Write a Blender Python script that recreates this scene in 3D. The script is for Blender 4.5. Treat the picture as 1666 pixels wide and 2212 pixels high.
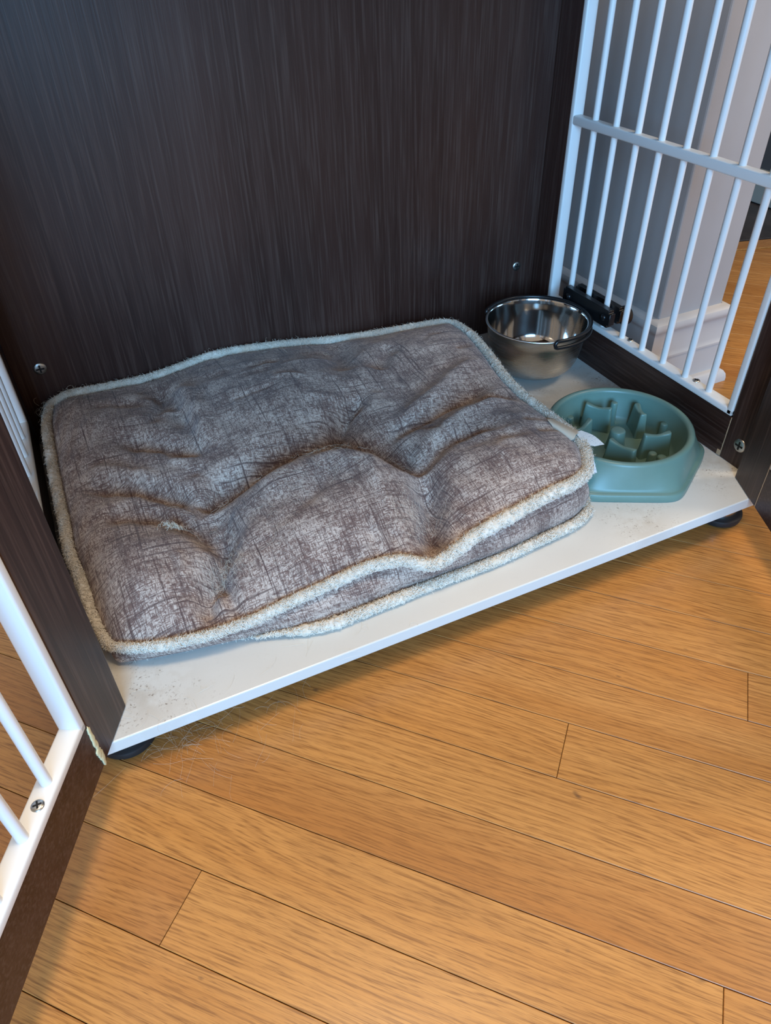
import bpy, bmesh, math, random
import numpy as np
from mathutils import Matrix, Vector

for o in list(bpy.data.objects): bpy.data.objects.remove(o)
scene = bpy.context.scene
COL = scene.collection
H = 0.05                      # top of the crate's base board above the floor
rng = np.random.default_rng(7)
random.seed(7)

# ------------------------------------------------------------------ camera
FPX = 1564.37                 # focal length in pixels of the 1666 x 2212 frame
CAM = np.array([-0.6758, -0.4120, 0.5332])      # crate coordinates: z = 0 is the base board's top
YAW, PITCH, ROLL = 0.4225, 0.6975, -0.0305
def cam_axes():
    cy, sy = math.cos(YAW), math.sin(YAW)
    f = np.array([sy*math.cos(PITCH), cy*math.cos(PITCH), -math.sin(PITCH)])
    r = np.array([cy, -sy, 0.0]); u = np.cross(r, f)
    c, s = math.cos(ROLL), math.sin(ROLL)
    return c*r + s*u, -s*r + c*u, -f
AX = cam_axes()
cd = bpy.data.cameras.new('camera'); cam = bpy.data.objects.new('camera', cd); COL.objects.link(cam)
cd.sensor_fit = 'VERTICAL'; cd.sensor_height = 36.0; cd.sensor_width = 36.0
cd.lens = FPX/2212*36.0; cd.clip_start = 0.01
m = Matrix.Identity(4)
for i in range(3):
    for j in range(3): m[j][i] = AX[i][j]
m.translation = Vector(CAM) + Vector((0, 0, H))
cam.matrix_world = m
scene.camera = cam

# ------------------------------------------------------------------ light
vs = scene.view_settings
vs.view_transform = 'Standard'; vs.look = 'None'; vs.gamma = 1.0; vs.use_curve_mapping = False
vs.exposure = 0.30
world = bpy.data.worlds.new('room_light'); scene.world = world; world.use_nodes = True
bg = world.node_tree.nodes['Background']
bg.inputs[0].default_value = (1.0, 0.82, 0.65, 1); bg.inputs[1].default_value = 0.36

def area(name, loc, target, sx, sy, power, col):
    l = bpy.data.lights.new(name, 'AREA'); l.shape = 'RECTANGLE'; l.size = sx; l.size_y = sy
    l.energy = power; l.color = col
    o = bpy.data.objects.new(name, l); COL.objects.link(o)
    o.location = loc
    o.rotation_euler = (Vector(target) - Vector(loc)).to_track_quat('-Z', 'Y').to_euler()
    return o
area('window_daylight', (-1.35, -2.60, 1.05), (-0.4, 0.2, 0.1), 1.3, 1.5, 108, (0.23, 0.57, 1.0))
area('ceiling_lamp', (-0.55, -0.12, 2.5), (-0.5, -0.12, 0), 0.7, 0.5, 33, (1.0, 0.78, 0.53))
area('next_room_lamp', (1.35, -0.70, 2.4), (0.3, 0.1, 0), 0.6, 0.6, 20, (1.0, 0.84, 0.66))

# ------------------------------------------------------------------ pixel helpers
def ray(u, v):
    return ((u-833)/FPX)*AX[0] - ((v-1106)/FPX)*AX[1] - AX[2]
def atz(u, v, z):
    d = ray(u, v); return CAM + d*(z-CAM[2])/d[2]
def aty(u, v, y):
    d = ray(u, v); return CAM + d*(y-CAM[1])/d[1]

# ------------------------------------------------------------------ material helpers
def new_mat(name):
    mt = bpy.data.materials.new(name); mt.use_nodes = True
    nt = mt.node_tree; return mt, nt, nt.nodes['Principled BSDF']
def N(nt, typ, **kw):
    n = nt.nodes.new(typ)
    for k, v in kw.items():
        if k == 'ins':
            for kk, vv in v.items():
                if hasattr(vv, 'is_output') or isinstance(vv, bpy.types.NodeSocket): nt.links.new(vv, n.inputs[kk])
                else: n.inputs[kk].default_value = vv
        else: setattr(n, k, v)
    return n
def mapping(nt, src, scale=(1,1,1), loc=(0,0,0), rot=(0,0,0)):
    return N(nt, 'ShaderNodeMapping', ins={'Vector': src, 'Scale': scale, 'Location': loc, 'Rotation': rot}).outputs[0]
def noise(nt, vec, scale=1.0, detail=3.0, rough=0.5, dist=0.0):
    return N(nt, 'ShaderNodeTexNoise', ins={'Vector': vec, 'Scale': scale, 'Detail': detail, 'Roughness': rough, 'Distortion': dist}).outputs[0]
def ramp(nt, fac, stops):
    r = N(nt, 'ShaderNodeValToRGB', ins={'Fac': fac}); e = r.color_ramp.elements
    while len(e) < len(stops): e.new(0.5)
    for i, (p, c) in enumerate(stops):
        e[i].position = p; e[i].color = c if len(c) == 4 else (*c, 1)
    return r.outputs[0]
def g(v): return (v, v, v, 1)
def mix(nt, fac, a, b, mode='MIX'):
    n = nt.nodes.new('ShaderNodeMix'); n.data_type = 'RGBA'; n.blend_type = mode
    for i, v in ((0, fac), (6, a), (7, b)):
        if isinstance(v, bpy.types.NodeSocket): nt.links.new(v, n.inputs[i])
        else: n.inputs[i].default_value = v if i == 0 else (v if len(v) == 4 else (*v, 1))
    return n.outputs[2]
def mth(nt, op, a, b=None, c=None):
    n = nt.nodes.new('ShaderNodeMath'); n.operation = op
    for i, v in enumerate((a, b, c)):
        if v is None: continue
        if isinstance(v, bpy.types.NodeSocket): nt.links.new(v, n.inputs[i])
        else: n.inputs[i].default_value = v
    return n.outputs[0]
def bump(nt, bsdf, h, strength=0.3, dist=0.001):
    b = N(nt, 'ShaderNodeBump', ins={'Height': h, 'Strength': strength, 'Distance': dist})
    nt.links.new(b.outputs[0], bsdf.inputs['Normal'])
def setp(b, **kw):
    for k, v in kw.items(): b.inputs[k.replace('_', ' ')].default_value = v
def objco(nt): return N(nt, 'ShaderNodeTexCoord').outputs['Object']
def uvco(nt): return N(nt, 'ShaderNodeTexCoord').outputs['UV']
def orand(nt): return N(nt, 'ShaderNodeObjectInfo').outputs['Random']

def simple(name, col, rough=0.5, metal=0.0, **kw):
    mt, nt, b = new_mat(name); b.inputs['Base Color'].default_value = (*col, 1)
    b.inputs['Roughness'].default_value = rough; b.inputs['Metallic'].default_value = metal
    setp(b, **kw); return mt

def laminate(name, axis):
    """dark wenge laminate, grain along the given local axis"""
    mt, nt, b = new_mat(name); co = objco(nt)
    r = orand(nt)
    off = N(nt, 'ShaderNodeCombineXYZ', ins={0: mth(nt, 'MULTIPLY', r, 7.0), 1: mth(nt, 'MULTIPLY', r, 3.0), 2: r}).outputs[0]
    v = N(nt, 'ShaderNodeVectorMath', operation='ADD', ins={0: co, 1: off}).outputs[0]
    def sc(a, l): return tuple(l if i == axis else a for i in range(3))
    n1 = noise(nt, mapping(nt, v, sc(9, 0.5)), 1, 3, .55)
    n2 = noise(nt, mapping(nt, v, sc(330, 9)), 1, 3, .6)
    n3 = noise(nt, mapping(nt, v, sc(70, 1.2)), 1, 2, .5)
    base = ramp(nt, n1, [(.3, (.0185, .0068, .0046)), (.7, (.043, .0175, .0125))])
    c = mix(nt, ramp(nt, n3, [(.42, g(0)), (.66, g(.55))]), base, (.052, .025, .019))
    c = mix(nt, ramp(nt, n2, [(.47, g(0)), (.68, g(.85))]), c, (.072, .041, .032))
    nt.links.new(c, b.inputs['Base Color'])
    setp(b, Roughness=.38); b.inputs['Specular IOR Level'].default_value = .42
    bump(nt, b, n2, .22, .0006); return mt
M_LAMZ = laminate('wenge_laminate_upright', 2)
M_LAMY = laminate('wenge_laminate_side_rail', 1)
M_LAMX = laminate('wenge_laminate_long', 0)

def white_board():
    mt, nt, b = new_mat('white_melamine'); co = N(nt, 'ShaderNodeNewGeometry').outputs['Position']
    big = noise(nt, co, 5, 3, .6); mid = noise(nt, co, 34, 4, .7); fine = noise(nt, co, 420, 3, .7); fine2 = noise(nt, mapping(nt, co, loc=(3, 1, 2)), 340, 4, .75)
    sep = N(nt, 'ShaderNodeSeparateXYZ', ins={0: co})
    def blob(cx, cy, r):
        d = N(nt, 'ShaderNodeVectorMath', operation='DISTANCE', ins={0: N(nt, 'ShaderNodeCombineXYZ', ins={0: sep.outputs[0], 1: sep.outputs[1], 2: 0.0}).outputs[0], 1: (cx, cy, 0)}).outputs[1]
        d = mth(nt, 'ADD', d, mth(nt, 'MULTIPLY', mth(nt, 'SUBTRACT', mid, .5), r*1.4))
        return N(nt, 'ShaderNodeMapRange', interpolation_type='SMOOTHSTEP', ins={0: d, 1: r, 2: 0.0, 3: 0.0, 4: 1.0}).outputs[0]
    dirt = None
    for a in ((-.712, .036, .075), (-.705, .030, .045), (-.02, .065, .075), (-.01, .30, .085), (-.11, .30, .05), (-.17, .025, .06)):
        d = blob(*a); dirt = d if dirt is None else mth(nt, 'MAXIMUM', dirt, d)
    base = mix(nt, ramp(nt, big, [(.35, g(0)), (.7, g(.5))]), (.70, .685, .64), (.655, .63, .57))
    smudge = mth(nt, 'MULTIPLY', dirt, ramp(nt, mid, [(.42, g(0)), (.7, g(1))]))
    c = mix(nt, mth(nt, 'MULTIPLY', smudge, .60), base, (.42, .34, .25))
    clump = ramp(nt, noise(nt, mapping(nt, co, loc=(1, 7, 3)), 75, 3, .6), [(.47, g(0)), (.60, g(1))])
    onz = mth(nt, 'GREATER_THAN', sep.outputs[2], H-.0004)
    sp = mth(nt, 'MULTIPLY', mth(nt, 'MULTIPLY', mth(nt, 'ADD', mth(nt, 'MULTIPLY', dirt, .95), .05), mth(nt, 'MULTIPLY', clump, onz)), ramp(nt, fine2, [(.555, g(0)), (.63, g(1))]))
    c = mix(nt, sp, c, (.16, .10, .06))
    sp2 = mth(nt, 'MULTIPLY', ramp(nt, fine, [(.70, g(0)), (.74, g(1))]), ramp(nt, mid, [(.5, g(0)), (.62, g(.8))]))
    c = mix(nt, sp2, c, (.2, .16, .12))
    nt.links.new(c, b.inputs['Base Color']); setp(b, Roughness=.28)
    return mt
M_BOARD = white_board()

def white_metal():
    mt, nt, b = new_mat('white_powder_coat'); co = objco(nt)
    n = noise(nt, co, 260, 3, .7); n2 = noise(nt, co, 25, 2, .5)
    sp = mth(nt, 'MULTIPLY', ramp(nt, n, [(.74, g(0)), (.77, g(1))]), ramp(nt, n2, [(.55, g(0)), (.65, g(1))]))
    c = mix(nt, sp, (.80, .80, .78), (.25, .15, .09))
    nt.links.new(c, b.inputs['Base Color']); setp(b, Roughness=.36); return mt
M_WMET = white_metal()

def oak():
    mt, nt, b = new_mat('oak_strip'); co = objco(nt); r = orand(nt)
    off = N(nt, 'ShaderNodeCombineXYZ', ins={0: mth(nt, 'MULTIPLY', r, 31.0), 1: mth(nt, 'MULTIPLY', r, 17.0), 2: mth(nt, 'MULTIPLY', r, 5.0)}).outputs[0]
    v = N(nt, 'ShaderNodeVectorMath', operation='ADD', ins={0: co, 1: off}).outputs[0]
    warp = noise(nt, mapping(nt, v, (2.6, 11, 11)), 1, 2, .45)
    # growth rings: bands across the width, pulled long along the plank
    sep = N(nt, 'ShaderNodeSeparateXYZ', ins={0: v})
    r3 = mth(nt, 'FRACT', mth(nt, 'MULTIPLY', r, 13.7))
    ph = mth(nt, 'ADD', mth(nt, 'MULTIPLY', sep.outputs[1], mth(nt, 'ADD', mth(nt, 'MULTIPLY', r3, 700.0), 500.0)), mth(nt, 'MULTIPLY', warp, 75.0))
    rings = mth(nt, 'ADD', mth(nt, 'MULTIPLY', mth(nt, 'SINE', ph), .5), .5)
    pores = noise(nt, mapping(nt, v, (42, 1250, 60)), 1, 2, .55)
    pore2 = noise(nt, mapping(nt, v, (70, 2400, 60), (4, 2, 0)), 1, 2, .6)
    pore3 = noise(nt, mapping(nt, v, (9, 640, 60), (1, 6, 0)), 1, 3, .6)
    band = noise(nt, mapping(nt, v, (1.4, 28, 10)), 1, 3, .5)
    r2 = mth(nt, 'FRACT', mth(nt, 'MULTIPLY', r, 7.31))
    base = ramp(nt, r2, [(0, (.445, .188, .045)), (.35, (.530, .240, .062)), (.7, (.472, .202, .048)), (1, (.40, .158, .040))])
    c = mix(nt, ramp(nt, band, [(.35, g(0)), (.7, g(.6))]), base, (.600, .305, .095))
    c = mix(nt, mth(nt, 'MULTIPLY', mth(nt, 'POWER', rings, 2.0), .26), c, (.29, .118, .032))
    ph2 = mth(nt, 'ADD', mth(nt, 'MULTIPLY', sep.outputs[1], 1900.0), mth(nt, 'ADD', mth(nt, 'MULTIPLY', warp, 110.0), mth(nt, 'MULTIPLY', pore3, 9.0)))
    lines = mth(nt, 'POWER', mth(nt, 'ADD', mth(nt, 'MULTIPLY', mth(nt, 'SINE', ph2), .5), .5), 2.5)
    dash = ramp(nt, noise(nt, mapping(nt, v, (38, 420, 60), (8, 3, 0)), 1, 2, .5), [(.42, g(0)), (.58, g(1))])
    c = mix(nt, mth(nt, 'MULTIPLY', mth(nt, 'MULTIPLY', lines, dash), .62), c, (.19, .070, .018))
    c = mix(nt, ramp(nt, pore3, [(.50, g(0)), (.68, g(.25))]), c, (.27, .108, .030))
    c = mix(nt, mth(nt, 'MULTIPLY', ramp(nt, pores, [(.545, g(0)), (.62, g(1))]), mth(nt, 'ADD', mth(nt, 'MULTIPLY', rings, .35), .12)), c, (.17, .064, .018))
    c = mix(nt, ramp(nt, pore2, [(.60, g(0)), (.68, g(.5))]), c, (.15, .058, .02))
    spots = noise(nt, mapping(nt, v, (30, 60, 30)), 1, 2, .4)
    c = mix(nt, ramp(nt, spots, [(.76, g(0)), (.80, g(.8))]), c, (.12, .06, .03))
    nt.links.new(c, b.inputs['Base Color'])
    setp(b, Roughness=.38); b.inputs['Coat Weight'].default_value = .30; b.inputs['Coat Roughness'].default_value = .26; b.inputs['Specular IOR Level'].default_value = .3
    bump(nt, b, mth(nt, 'SUBTRACT', 1.0, pores), .10, .0004); return mt
M_OAK = oak()
M_GAP = simple('floor_underlay', (.035, .018, .009), .9)

def fabric():
    mt, nt, b = new_mat('brown_crosshatch_fabric'); uv = uvco(nt)
    wob = noise(nt, uv, 14, 2, .5)
    wv = N(nt, 'ShaderNodeCombineXYZ', ins={0: mth(nt, 'MULTIPLY', wob, .0015), 1: mth(nt, 'MULTIPLY', noise(nt, mapping(nt, uv, loc=(5, 2, 0)), 14, 2, .5), .0015), 2: 0.0}).outputs[0]
    uv = N(nt, 'ShaderNodeVectorMath', operation='ADD', ins={0: uv, 1: wv}).outputs[0]
    hx = noise(nt, mapping(nt, uv, (190, 950, 1)), 1, 2, .6)
    vx = noise(nt, mapping(nt, uv, (950, 190, 1), (7, 3, 0)), 1, 2, .6)
    mh = noise(nt, mapping(nt, uv, (36, 560, 1), (3, 5, 0)), 1, 2, .6)
    mv = noise(nt, mapping(nt, uv, (560, 36, 1), (9, 1, 0)), 1, 2, .6)
    lh = noise(nt, mapping(nt, uv, (7, 300, 1), (2, 9, 0)), 1, 1, .5)
    lv = noise(nt, mapping(nt, uv, (300, 7, 1), (1, 4, 0)), 1, 1, .5)
    patch = noise(nt, mapping(nt, uv, (34, 34, 1)), 1, 3, .6)
    pt = mth(nt, 'MULTIPLY', mth(nt, 'SUBTRACT', patch, .5), .30)
    f1 = ramp(nt, mth(nt, 'ADD', mth(nt, 'MAXIMUM', hx, vx), pt), [(.47, g(0)), (.60, g(1))])
    f3 = ramp(nt, mth(nt, 'ADD', mth(nt, 'MAXIMUM', mh, mv), pt), [(.56, g(0)), (.66, g(1))])
    f2 = ramp(nt, mth(nt, 'MAXIMUM', lh, lv), [(.655, g(0)), (.70, g(1))])
    c = mix(nt, mth(nt, 'MULTIPLY', f1, .85), (.57, .455, .375), (.125, .055, .040))
    c = mix(nt, mth(nt, 'MULTIPLY', f3, .70), c, (.090, .048, .041))
    gh = noise(nt, mapping(nt, uv, (2.2, 150, 1), (6, 2, 0)), 1, 2, .6); gv = noise(nt, mapping(nt, uv, (150, 2.2, 1), (3, 8, 0)), 1, 2, .6)
    f4 = ramp(nt, mth(nt, 'MAXIMUM', gh, gv), [(.56, g(0)), (.66, g(1))])
    c = mix(nt, mth(nt, 'MULTIPLY', f4, .38), c, (.090, .048, .041))
    c = mix(nt, mth(nt, 'MULTIPLY', f2, .75), c, (.080, .040, .034))
    nt.links.new(c, b.inputs['Base Color']); setp(b, Roughness=.85)
    b.inputs['Sheen Weight'].default_value = .25; b.inputs['Sheen Roughness'].default_value = .5
    bump(nt, b, mth(nt, 'ADD', hx, vx), .25, .0008); return mt
M_FAB = fabric()
def sherpa():
    mt, nt, b = new_mat('cream_sherpa'); co = objco(nt)
    n = noise(nt, co, 16, 3, .6); n2 = noise(nt, co, 260, 3, .7)
    c = ramp(nt, n, [(.3, (.72, .62, .47)), (.55, (.80, .74, .64)), (.75, (.70, .55, .38))])
    c = mix(nt, ramp(nt, n2, [(.35, g(.35)), (.6, g(0))]), c, (.45, .34, .22))
    nt.links.new(c, b.inputs['Base Color']); setp(b, Roughness=.9)
    b.inputs['Sheen Weight'].default_value = .4
    bump(nt, b, n2, .6, .002); return mt
M_SHERPA = sherpa()
M_FIBRE = simple('sherpa_fibre', (.76, .69, .58), .85)
M_HAIR = simple('pale_dog_hair', (.72, .62, .48), .6)
M_LABEL = None
def label_mat():
    mt, nt, b = new_mat('printed_care_label'); uv = uvco(nt)
    l = noise(nt, mapping(nt, uv, (260, 700, 1)), 1, 2, .6)
    rows = mth(nt, 'SINE', mth(nt, 'MULTIPLY', N(nt, 'ShaderNodeSeparateXYZ', ins={0: uv}).outputs[1], 1500.0))
    f = mth(nt, 'MULTIPLY', ramp(nt, l, [(.52, g(0)), (.6, g(.7))]), ramp(nt, rows, [(.3, g(0)), (.6, g(1))]))
    c = mix(nt, f, (.66, .66, .63), (.10, .15, .30))
    nt.links.new(c, b.inputs['Base Color']); setp(b, Roughness=.45); return mt
M_LABEL = label_mat()
M_LABELB = simple('label_plain_back', (.66, .59, .47), .5)

M_STEEL = None
def steel():
    mt, nt, b = new_mat('brushed_stainless_steel'); co = objco(nt)
    n = noise(nt, mapping(nt, co, (4, 4, 700)), 1, 3, .6)
    setp(b, Metallic=1.0, Roughness=.27); b.inputs['Base Color'].default_value = (.62, .61, .59, 1)
    r = N(nt, 'ShaderNodeMapRange', ins={0: n, 1: 0.3, 2: 0.7, 3: .24, 4: .32}).outputs[0]
    nt.links.new(r, b.inputs['Roughness']); b.inputs['Anisotropic'].default_value = .75
    tn = N(nt, 'ShaderNodeTangent', direction_type='RADIAL', axis='Z'); nt.links.new(tn.outputs[0], b.inputs['Tangent']); return mt
M_STEEL = steel()
M_STEELP = simple('polished_stainless_steel', (.66, .65, .63), .10, 1.0)
M_BLACK = simple('black_plastic', (.008, .008, .009), .32)
M_RUBBER = simple('black_rubber', (.012, .012, .013), .55)
M_ZINC = simple('zinc_screw', (.50, .49, .46), .34, 1.0)
M_CHROME = simple('foot_chrome', (.6, .6, .6), .2, 1.0)
M_RECESS = simple('screw_recess', (.02, .02, .02), .6, .6)
M_GLUE = simple('dried_glue', (.66, .60, .36), .6)
M_WEAR = simple('worn_edge_band', (.40, .27, .16), .75)
def green():
    mt, nt, b = new_mat('sage_green_plastic'); co = objco(nt)
    n = noise(nt, co, 30, 3, .6); n2 = noise(nt, mapping(nt, co, (40, 300, 40), rot=(0, 0, .6)), 1, 2, .6)
    c = mix(nt, ramp(nt, n, [(.35, g(0)), (.7, g(1))]), (.135, .226, .186), (.150, .246, .204))
    c = mix(nt, ramp(nt, n2, [(.72, g(0)), (.76, g(.35))]), c, (.3, .42, .38))
    nt.links.new(c, b.inputs['Base Color']); setp(b, Roughness=.36); return mt
M_GREEN = green()
def paint(name, col, rough=.55):
    mt, nt, b = new_mat(name); co = objco(nt); n = noise(nt, co, 9, 3, .6); n2 = noise(nt, co, 190, 3, .7)
    c = mix(nt, ramp(nt, n, [(.4, g(0)), (.75, g(.3))]), col, tuple(x*.8 for x in col))
    c = mix(nt, ramp(nt, n2, [(.75, g(0)), (.78, g(.6))]), c, (.25, .2, .16))
    nt.links.new(c, b.inputs['Base Color']); setp(b, Roughness=rough); bump(nt, b, n2, .05, .0005); return mt
M_WALL = paint('warm_grey_wall_paint', (.42, .405, .40))
M_TRIM = paint('white_trim_paint', (.60, .57, .545), .4)
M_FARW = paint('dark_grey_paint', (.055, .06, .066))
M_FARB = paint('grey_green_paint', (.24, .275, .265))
M_TILE = None
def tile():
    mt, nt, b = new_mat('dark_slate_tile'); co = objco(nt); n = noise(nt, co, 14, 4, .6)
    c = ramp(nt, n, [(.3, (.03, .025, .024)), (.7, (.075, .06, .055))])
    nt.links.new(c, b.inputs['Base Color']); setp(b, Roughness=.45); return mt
M_TILE = tile()

# ------------------------------------------------------------------ object helpers
ORG = {}
def origin(o): return ORG.get(o.name, np.zeros(3))
def link(o, parent, org):
    COL.objects.link(o); ORG[o.name] = np.array(org, float)
    if parent is not None:
        o.parent = parent; o.location = Vector(np.array(org) - origin(parent))
    else: o.location = Vector(org)
    return o
def mk(name, V, F, mat, parent=None, smooth=False, uv=None, org=None, mats=None, midx=None, angle=None):
    """vertices V in crate coordinates (z = 0 on the base board's top)"""
    V = np.array(V, float) + np.array([0, 0, H])
    if org is None:
        lo, hi = V.min(0), V.max(0); org = np.array([(lo[0]+hi[0])/2, (lo[1]+hi[1])/2, lo[2]])
    else: org = np.array(org, float)
    me = bpy.data.meshes.new(name)
    me.from_pydata([tuple(v) for v in (V - org)], [], [tuple(int(i) for i in f) for f in F])
    for mm in (mats or [mat]): me.materials.append(mm)
    if midx is not None: me.polygons.foreach_set('material_index', midx)
    if uv is not None:
        l = me.uv_layers.new(name='UVMap'); vi = np.zeros(len(me.loops), int); me.loops.foreach_get('vertex_index', vi)
        l.data.foreach_set('uv', np.array(uv, float)[vi].ravel())
    if smooth:
        me.polygons.foreach_set('use_smooth', [True]*len(me.polygons))
        if angle is not None: me.set_sharp_from_angle(angle=math.radians(angle))
    me.validate(); me.update()
    o = bpy.data.objects.new(name, me)
    return link(o, parent, org)
def empty(name, x, y, z, label, cat, group=None):
    o = bpy.data.objects.new(name, None); o.empty_display_size = .05
    link(o, None, (x, y, z+H)); tag(o, label, cat, group); return o
def tag(o, label=None, cat=None, group=None, kind=None):
    if label: o['label'] = label
    if cat: o['category'] = cat
    if group: o['group'] = group
    if kind: o['kind'] = kind
    return o
class G:
    """collects geometry"""
    def __init__(s): s.V = []; s.F = []
    def add(s, V, F):
        n = len(s.V); s.V += [tuple(v) for v in V]; s.F += [tuple(i+n for i in f) for f in F]; return s
    def box(s, a, b, bev=0.0, M=None, seg=2):
        bm = bmesh.new(); bmesh.ops.create_cube(bm, size=1)
        a, b = np.array(a, float), np.array(b, float)
        for v in bm.verts: v.co = Vector(((v.co[i]+.5)*(b[i]-a[i])+a[i] for i in range(3)))
        if bev: bmesh.ops.bevel(bm, geom=bm.edges[:], offset=bev, segments=seg, affect='EDGES', profile=.5)
        return s.bm(bm, M)
    def bm(s, bm, M=None):
        if M is not None: bm.transform(M)
        bm.verts.ensure_lookup_table(); bm.verts.index_update()
        s.add([v.co[:] for v in bm.verts], [[v.index for v in f.verts] for f in bm.faces]); bm.free(); return s
    def tube(s, pts, r, n=12, closed=False, cap=True):
        P = np.array(pts, float); m = len(P); R_ = np.full(m, r) if np.isscalar(r) else np.array(r)
        T = np.gradient(P, axis=0) if not closed else (np.roll(P, -1, 0) - np.roll(P, 1, 0))
        T /= np.linalg.norm(T, axis=1)[:, None]+1e-12
        ref = np.array([0, 0, 1.0]) if abs(T[0][2]) < .9 else np.array([1.0, 0, 0])
        V = []; a = np.cross(T[0], ref); a /= np.linalg.norm(a)
        for i in range(m):
            a = a - T[i]*(a@T[i]); a /= np.linalg.norm(a); b = np.cross(T[i], a)
            for k in range(n):
                t = 2*math.pi*k/n; V.append(P[i] + R_[i]*(math.cos(t)*a + math.sin(t)*b))
        F = []
        for i in range(m if closed else m-1):
            j = (i+1) % m
            for k in range(n): F.append((i*n+k, i*n+(k+1) % n, j*n+(k+1) % n, j*n+k))
        if cap and not closed: F += [tuple(range(n-1, -1, -1)), tuple((m-1)*n+k for k in range(n))]
        return s.add(V, F)
    def lathe(s, prof, c=(0, 0, 0), n=64, closed=False):
        V = []; F = []; m = len(prof)
        for (r, z) in prof:
            for k in range(n):
                t = 2*math.pi*k/n; V.append((c[0]+r*math.cos(t), c[1]+r*math.sin(t), c[2]+z))
        for i in range(m if closed else m-1):
            j = (i+1) % m
            for k in range(n): F.append((i*n+k, i*n+(k+1) % n, j*n+(k+1) % n, j*n+k))
        if not closed: F += [tuple(range(n-1, -1, -1)), tuple((m-1)*n+k for k in range(n))]
        return s.add(V, F)
    def make(s, name, mat, parent=None, smooth=False, angle=None, **kw):
        return mk(name, s.V, s.F, mat, parent, smooth, angle=angle, **kw)
def bx(name, a, b, mat, parent=None, bev=.0008, M=None):
    return G().box(a, b, bev, M).make(name, mat, parent)

def frame_matrix(o, ex, ey, ez):
    mm = Matrix.Identity(4)
    for i, e in enumerate((ex, ey, ez)):
        for j in range(3): mm[j][i] = e[j]
    mm.translation = Vector(o); return mm

# ================================================================== SETTING
# floor: slab + oak strips laid at an angle to the crate
TH = math.radians(-46.3); eu = np.array([math.cos(TH), math.sin(TH)]); ev = np.array([-math.sin(TH), math.cos(TH)])
floor = G().box((-3.2, -3.2, -H-.045), (3.2, 3.2, -H-.0115)).make('floor', M_OAK); tag(floor, kind='structure', label='honey oak strip floor')
PW = .0585; C0 = -.5896
joints = {}
for (u, c) in ((-.1624, -.3871), (-.0088, -.2715), (-.4104, -.6194), (-.0238, -.5423)):
    joints[int(math.floor((c-C0)/PW))] = u
def plank(u0, u1, k):
    c0 = C0+k*PW; L = u1-u0-.0005; w = PW-.0006; t = .0115; ch = .0004
    x, y = L/2, w/2
    V = [(-x, -y, -t), (x, -y, -t), (x, y, -t), (-x, y, -t), (-x, -y, -ch), (x, -y, -ch), (x, y, -ch), (-x, y, -ch),
         (-x+ch, -y+ch, 0), (x-ch, -y+ch, 0), (x-ch, y-ch, 0), (-x+ch, y-ch, 0)]
    F = [(8, 9, 10, 11)] + [(a, (a+1) % 4, (a+1) % 4+4, a+4) for a in range(4)] + [(a+4, (a+1) % 4+4, (a+1) % 4+8, a+8) for a in range(4)]
    me = bpy.data.meshes.new('plank'); me.from_pydata(V, [], F); me.materials.append(M_OAK); me.update()
    o = bpy.data.objects.new('plank', me); p = eu*((u0+u1)/2)+ev*(c0+PW/2)
    o.rotation_euler = (0, 0, TH)
    link(o, floor, (p[0], p[1], 0))
TILE_X = 0.62
for k in range(-15, 37):
    um = -.18 if k < 8 else .35                       # middle of what shows of this row
    lo, hi = um-1.25, um+1.0
    if k in joints: cuts = [joints[k]]
    else: cuts = []
    a = um-random.uniform(.72, 1.1); b_ = um+random.uniform(.68, .95)
    cuts = sorted([a, b_]+cuts)
    # strips end at the dark tile beyond the wall end
    us = [lo-1.0]+([lo] if k % 2 else [])+cuts+([hi] if k % 2 == 0 else [])+[hi+.8]
    for i in range(len(us)-1):
        if us[i+1]-us[i] > .12:
            plank(us[i], us[i+1], k)

# wall end with its baseboard, right of the crate
WX0, WX1, WY0 = .077, .196, .297
wall = bx('wall_right', (WX0, WY0, -H), (WX1, .98, 1.9), M_WALL, None, .0025); tag(wall, kind='structure', label='warm grey wall end beside the crate')
prof = [(0, .1235), (.007, .1225), (.0125, .119), (.0145, .114), (.0135, .109), (.0105, .106), (.0095, .101), (.0098, .088), (.0112, .074), (.0122, .069), (.0138, .067), (.0138, .064), (.0122, .0625), (.0122, .020),
        (.016, .0195), (.0205, .017), (.0238, .012), (.025, .006), (.025, 0.0)]
path = [((WX0, .96), (-1, 0)), ((WX0, WY0), (-1, -1)), ((WX1, WY0), (1, -1)), ((WX1, .96), (1, 0))]
V = []; F = []
for (p, d) in path:
    for (o_, z) in prof: V.append((p[0]+d[0]*o_, p[1]+d[1]*o_, z-H))
n = len(prof)
for i in range(3):
    for k in range(n-1): F.append((i*n+k, i*n+k+1, (i+1)*n+k+1, (i+1)*n+k))
bb = mk('baseboard_right', V, F, M_TRIM, None, True, angle=35); tag(bb, kind='structure', label='white moulded baseboard round the wall end')
wb = bx('wall_back', (-2.2, .62, -H), (WX0-.001, .70, 1.9), M_WALL, None, .002); tag(wb, kind='structure', label='grey wall behind the crate')

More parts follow.
